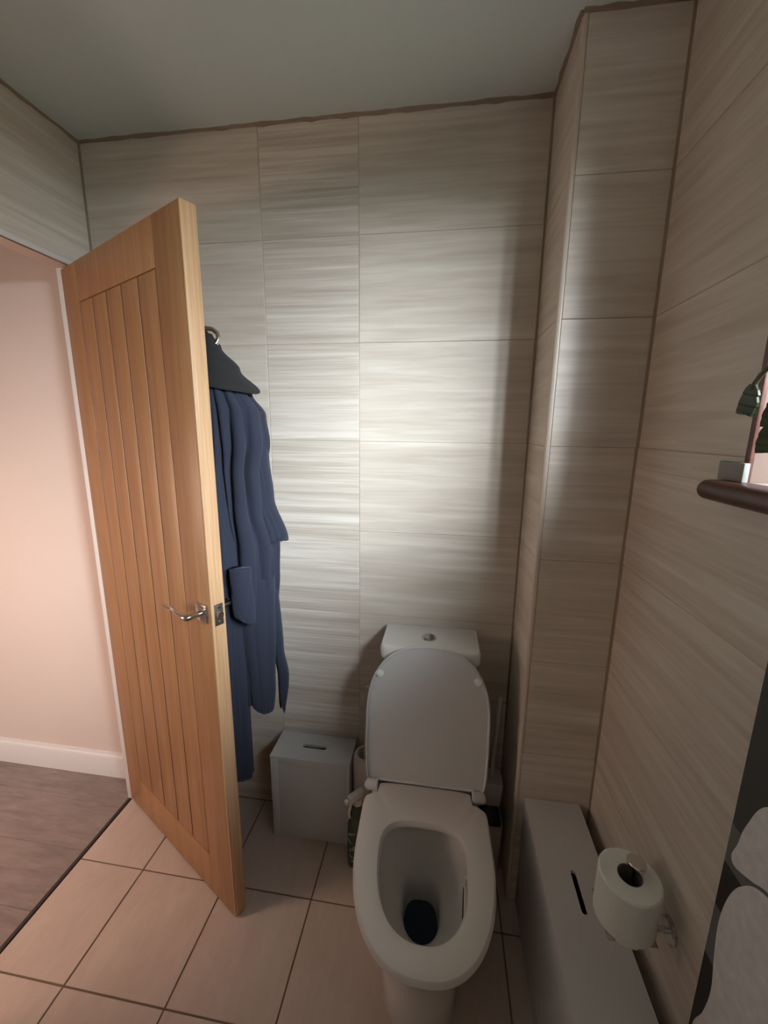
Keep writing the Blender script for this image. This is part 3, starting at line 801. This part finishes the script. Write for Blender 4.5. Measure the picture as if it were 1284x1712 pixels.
tube_bm(bm, [(0, 0, .252), (0, 0, .275)], .016, 16)
add_box(bm, -.011, .011, -.040, .022, .274, .300, .005, 2)
add_box(bm, -.008, .008, -.054, -.040, .282, .296, .003, 2)
bmesh.ops.rotate(bm, verts=bm.verts, cent=(0, 0, 0), matrix=Matrix.Rotation(math.radians(-38), 3, 'Z'))
autosmooth(link('trigger_head', bm, M['trigger_white'], sp_), 40)
bm = bmesh.new()
tube_bm(bm, [(0, -.020, .278), (0, -.034, .262), (0, -.038, .235), (0, -.032, .215)], [.006, .006, .005, .004], 10)
bmesh.ops.rotate(bm, verts=bm.verts, cent=(0, 0, 0), matrix=Matrix.Rotation(math.radians(-38), 3, 'Z'))
autosmooth(link('trigger', bm, M['trigger_white'], sp_), 40)

# ------------------------------------------------------------------ things on the sill
gb = empty('stoneware_block', (.4745, .743, zt), 'small square grey block standing on the end of the red-brown window sill', 'ornament')
box('block', (-.0045, .0045, -.030, .030, 0, .031), M['grey_stoneware'], gb, .0015)
pl = empty('christmas_cactus', (.50, .555, zt), 'drooping flat-leaved green houseplant on the window sill', 'houseplant')
lathe('pot', [(.034, 0), (.036, .003), (.045, .070), (.049, .072), (.049, .088), (.044, .088), (.042, .078)], M['pot'], pl, (0, 0, 0.001), 36)
lathe('soil', [(.030, .070), (.0415, .077), (.0415, .080), (.02, .084)], M['soil'], pl, (0, 0, 0), 24)
def segment(name, p, dirv, ln, wd_, side, parent, thick=.0022):
    """flat cactus joint with notched shoulders and a cut tip"""
    dv = Vector(dirv).normalized(); sd = Vector(side); sd = (sd - dv * sd.dot(dv)).normalized(); nr = dv.cross(sd)
    shp = [(0, .16), (.15, .34), (.30, .44), (.36, .40), (.52, .49), (.66, .52), (.72, .47), (.88, .48), (1.0, .42), (.965, .2), (.985, 0)]
    pts = [(a, b_) for a, b_ in shp] + [(a, -b_) for a, b_ in shp[::-1][1:]]
    bm = bmesh.new()
    bot = [bm.verts.new(Vector(p) + dv * ln * a + sd * wd_ * b_ - nr * thick * (.2) + nr * (-.10 * wd_ * (b_ * 2) ** 2)) for a, b_ in pts]
    top = [bm.verts.new(Vector(p) + dv * ln * a + sd * wd_ * b_ * .93 + nr * thick + nr * (-.10 * wd_ * (b_ * 2) ** 2)) for a, b_ in pts]
    nn = len(pts)
    for i in range(nn):
        j = (i + 1) % nn; bm.faces.new((bot[i], bot[j], top[j], top[i]))
    for rg in (bot, top):
        h2 = len(shp)
        for i in range(h2 - 1):
            a, b2 = rg[i], rg[i + 1]; c2, d2 = rg[(nn - i - 1) % nn if i else nn - 1], rg[(nn - i) % nn if i else 0]
            q = []
            for v in (rg[i], rg[i + 1], rg[nn - 1 - i], rg[(nn - i) % nn] if i else rg[i]):
                if v not in q: q.append(v)
            if len(q) > 2:
                try: bm.faces.new(q)
                except ValueError: pass
    return link(name, bm, M['leaf'], parent)
base = Vector((0, 0, .085))
def branch(az, reach, height, drop, nseg, wd_=.024, parent=pl):
    pts = []
    ca, sa = math.cos(az), math.sin(az)
    for k in range(nseg + 1):
        f = k / nseg
        hr = reach * math.sin(f * math.pi * .5) ** 1.1
        zz = base.z + height * math.sin(min(1, f * 1.5) * math.pi / 2) - drop * max(0, f - .45) ** 1.5 * 2.3
        pts.append(Vector((ca * hr, sa * hr, zz)))
    for a, b_ in zip(pts[:-1], pts[1:]):
        segment('leaf', a, b_ - a, (b_ - a).length * 1.04, wd_, Vector((-sa, ca, 0)), parent)
for az, rc, hh, dr_ in ((-100, .10, .06, .09), (-60, .13, .07, .11), (-140, .09, .09, .10), (-20, .10, .08, .12), (20, .08, .10, .08), (200, .07, .11, .06)):
    branch(math.radians(az), rc, hh, dr_, 5)
# the long stem arching over the sill's end, seen against the wall, with its cut-tipped leaf

def pl_pt(x, y, z): return Vector((x - .50, y - .555, z - zt))
st = [pl_pt(.49, .57, 1.53), pl_pt(.475, .60, 1.588), pl_pt(.462, .64, 1.606), pl_pt(.455, .668, 1.600), pl_pt(.452, .686, 1.585), pl_pt(.450, .697, 1.566)]
tube('stem', st, [.0035, .0032, .003, .003, .0035, .004], M['stem'], pl, 8)
segment('leaf', pl_pt(.450, .694, 1.572), (0, .012, -.045), .045, .031, (0.25, -1, -.1), pl, .0025)
segment('leaf', pl_pt(.462, .645, 1.602), (0, .03, -.022), .034, .020, (0.9, -.3, .3), pl, .0025)
for p, dv, ln, wd2 in (((.470, .655, 1.60), (0, .018, -.05), .046, .028), ((.470, .672, 1.555), (0, .008, -.05), .046, .028), ((.470, .680, 1.512), (0, 0, -.05), .040, .026),
                       ((.472, .62, 1.615), (0, .035, -.014), .040, .026), ((.48, .585, 1.60), (0, .035, .012), .040, .026), ((.49, .56, 1.56), (-.01, .02, .04), .045, .026)):
    segment('leaf', pl_pt(*p), dv, ln, wd2, (0.5, -1, -.1), pl, .0025)

# ------------------------------------------------------------------ canvas print of balanced stones on the right wall
CY1, CY0, CZ0, CZ1 = .588, .088, .36, 1.20
cv = empty('canvas_print', (XR, (CY0 + CY1) / 2, CZ0), 'black and white canvas print of stacked pebbles on the right wall', 'canvas print')
cyc = (CY0 + CY1) / 2
box('canvas', (-.018, -.0012, CY0 - cyc, CY1 - cyc, 0, CZ1 - CZ0), M['print_dark'], cv, .001)
def print_poly(name, pts, mat, lay):
    bm = bmesh.new()
    P = [(y - cyc, z - CZ0) for y, z in pts]
    # Catmull smoothing
    loft(bm, [[(-.018 - lay * .00025 - dd, y, z) for y, z in P] for dd in (0.0, .0002)])
    return link(name, bm, mat, cv)
def smooth(pts, k=6):
    out = []; n = len(pts)
    for i in range(n):
        p0, p1, p2, p3 = [Vector(pts[(i + j) % n]) for j in (-1, 0, 1, 2)]
        for q in range(k):
            f = q / k
            out.append(tuple(0.5 * ((2 * p1) + (-p0 + p2) * f + (2 * p0 - 5 * p1 + 4 * p2 - p3) * f * f + (-p0 + 3 * p1 - 3 * p2 + p3) * f ** 3)))
    return out
e0, e1 = CY0 + .001, CY1 - .001
print_poly('printed_horizon', [(e0, .845), (e1, .845), (e1, .915), (e0, .915)], M['print_mid'], 1)
print_poly('printed_water', [(e0, .76), (e1, .76), (e1, .845), (e0, .845)], M['print_black'], 1)
print_poly('printed_shore', [(e0, .66), (e1, .66), (e1, .76), (e0, .76)], M['print_mid'], 1)
print_poly('printed_shadow', [(e0, .362), (e1, .362), (e1, .66), (e0, .66)], M['print_black'], 1)
print_poly('printed_stone', smooth([(.562, .939), (.570, .895), (.576, .868), (.566, .858), (.535, .872), (.50, .890), (.40, .905), (.28, .895), (.17, .90), (.13, .95), (.17, 1.02), (.30, 1.06), (.45, 1.05), (.535, 1.0)]), M['print_stone'], 3)
print_poly('printed_stone', smooth([(.548, .846), (.566, .80), (.573, .74), (.568, .68), (.560, .62), (.566, .56), (.580, .505), (.572, .42), (.50, .385), (.35, .375), (.18, .385), (.115, .45), (.12, .60), (.13, .75), (.18, .85), (.30, .895), (.44, .892), (.515, .878)]), M['print_stone'], 2)
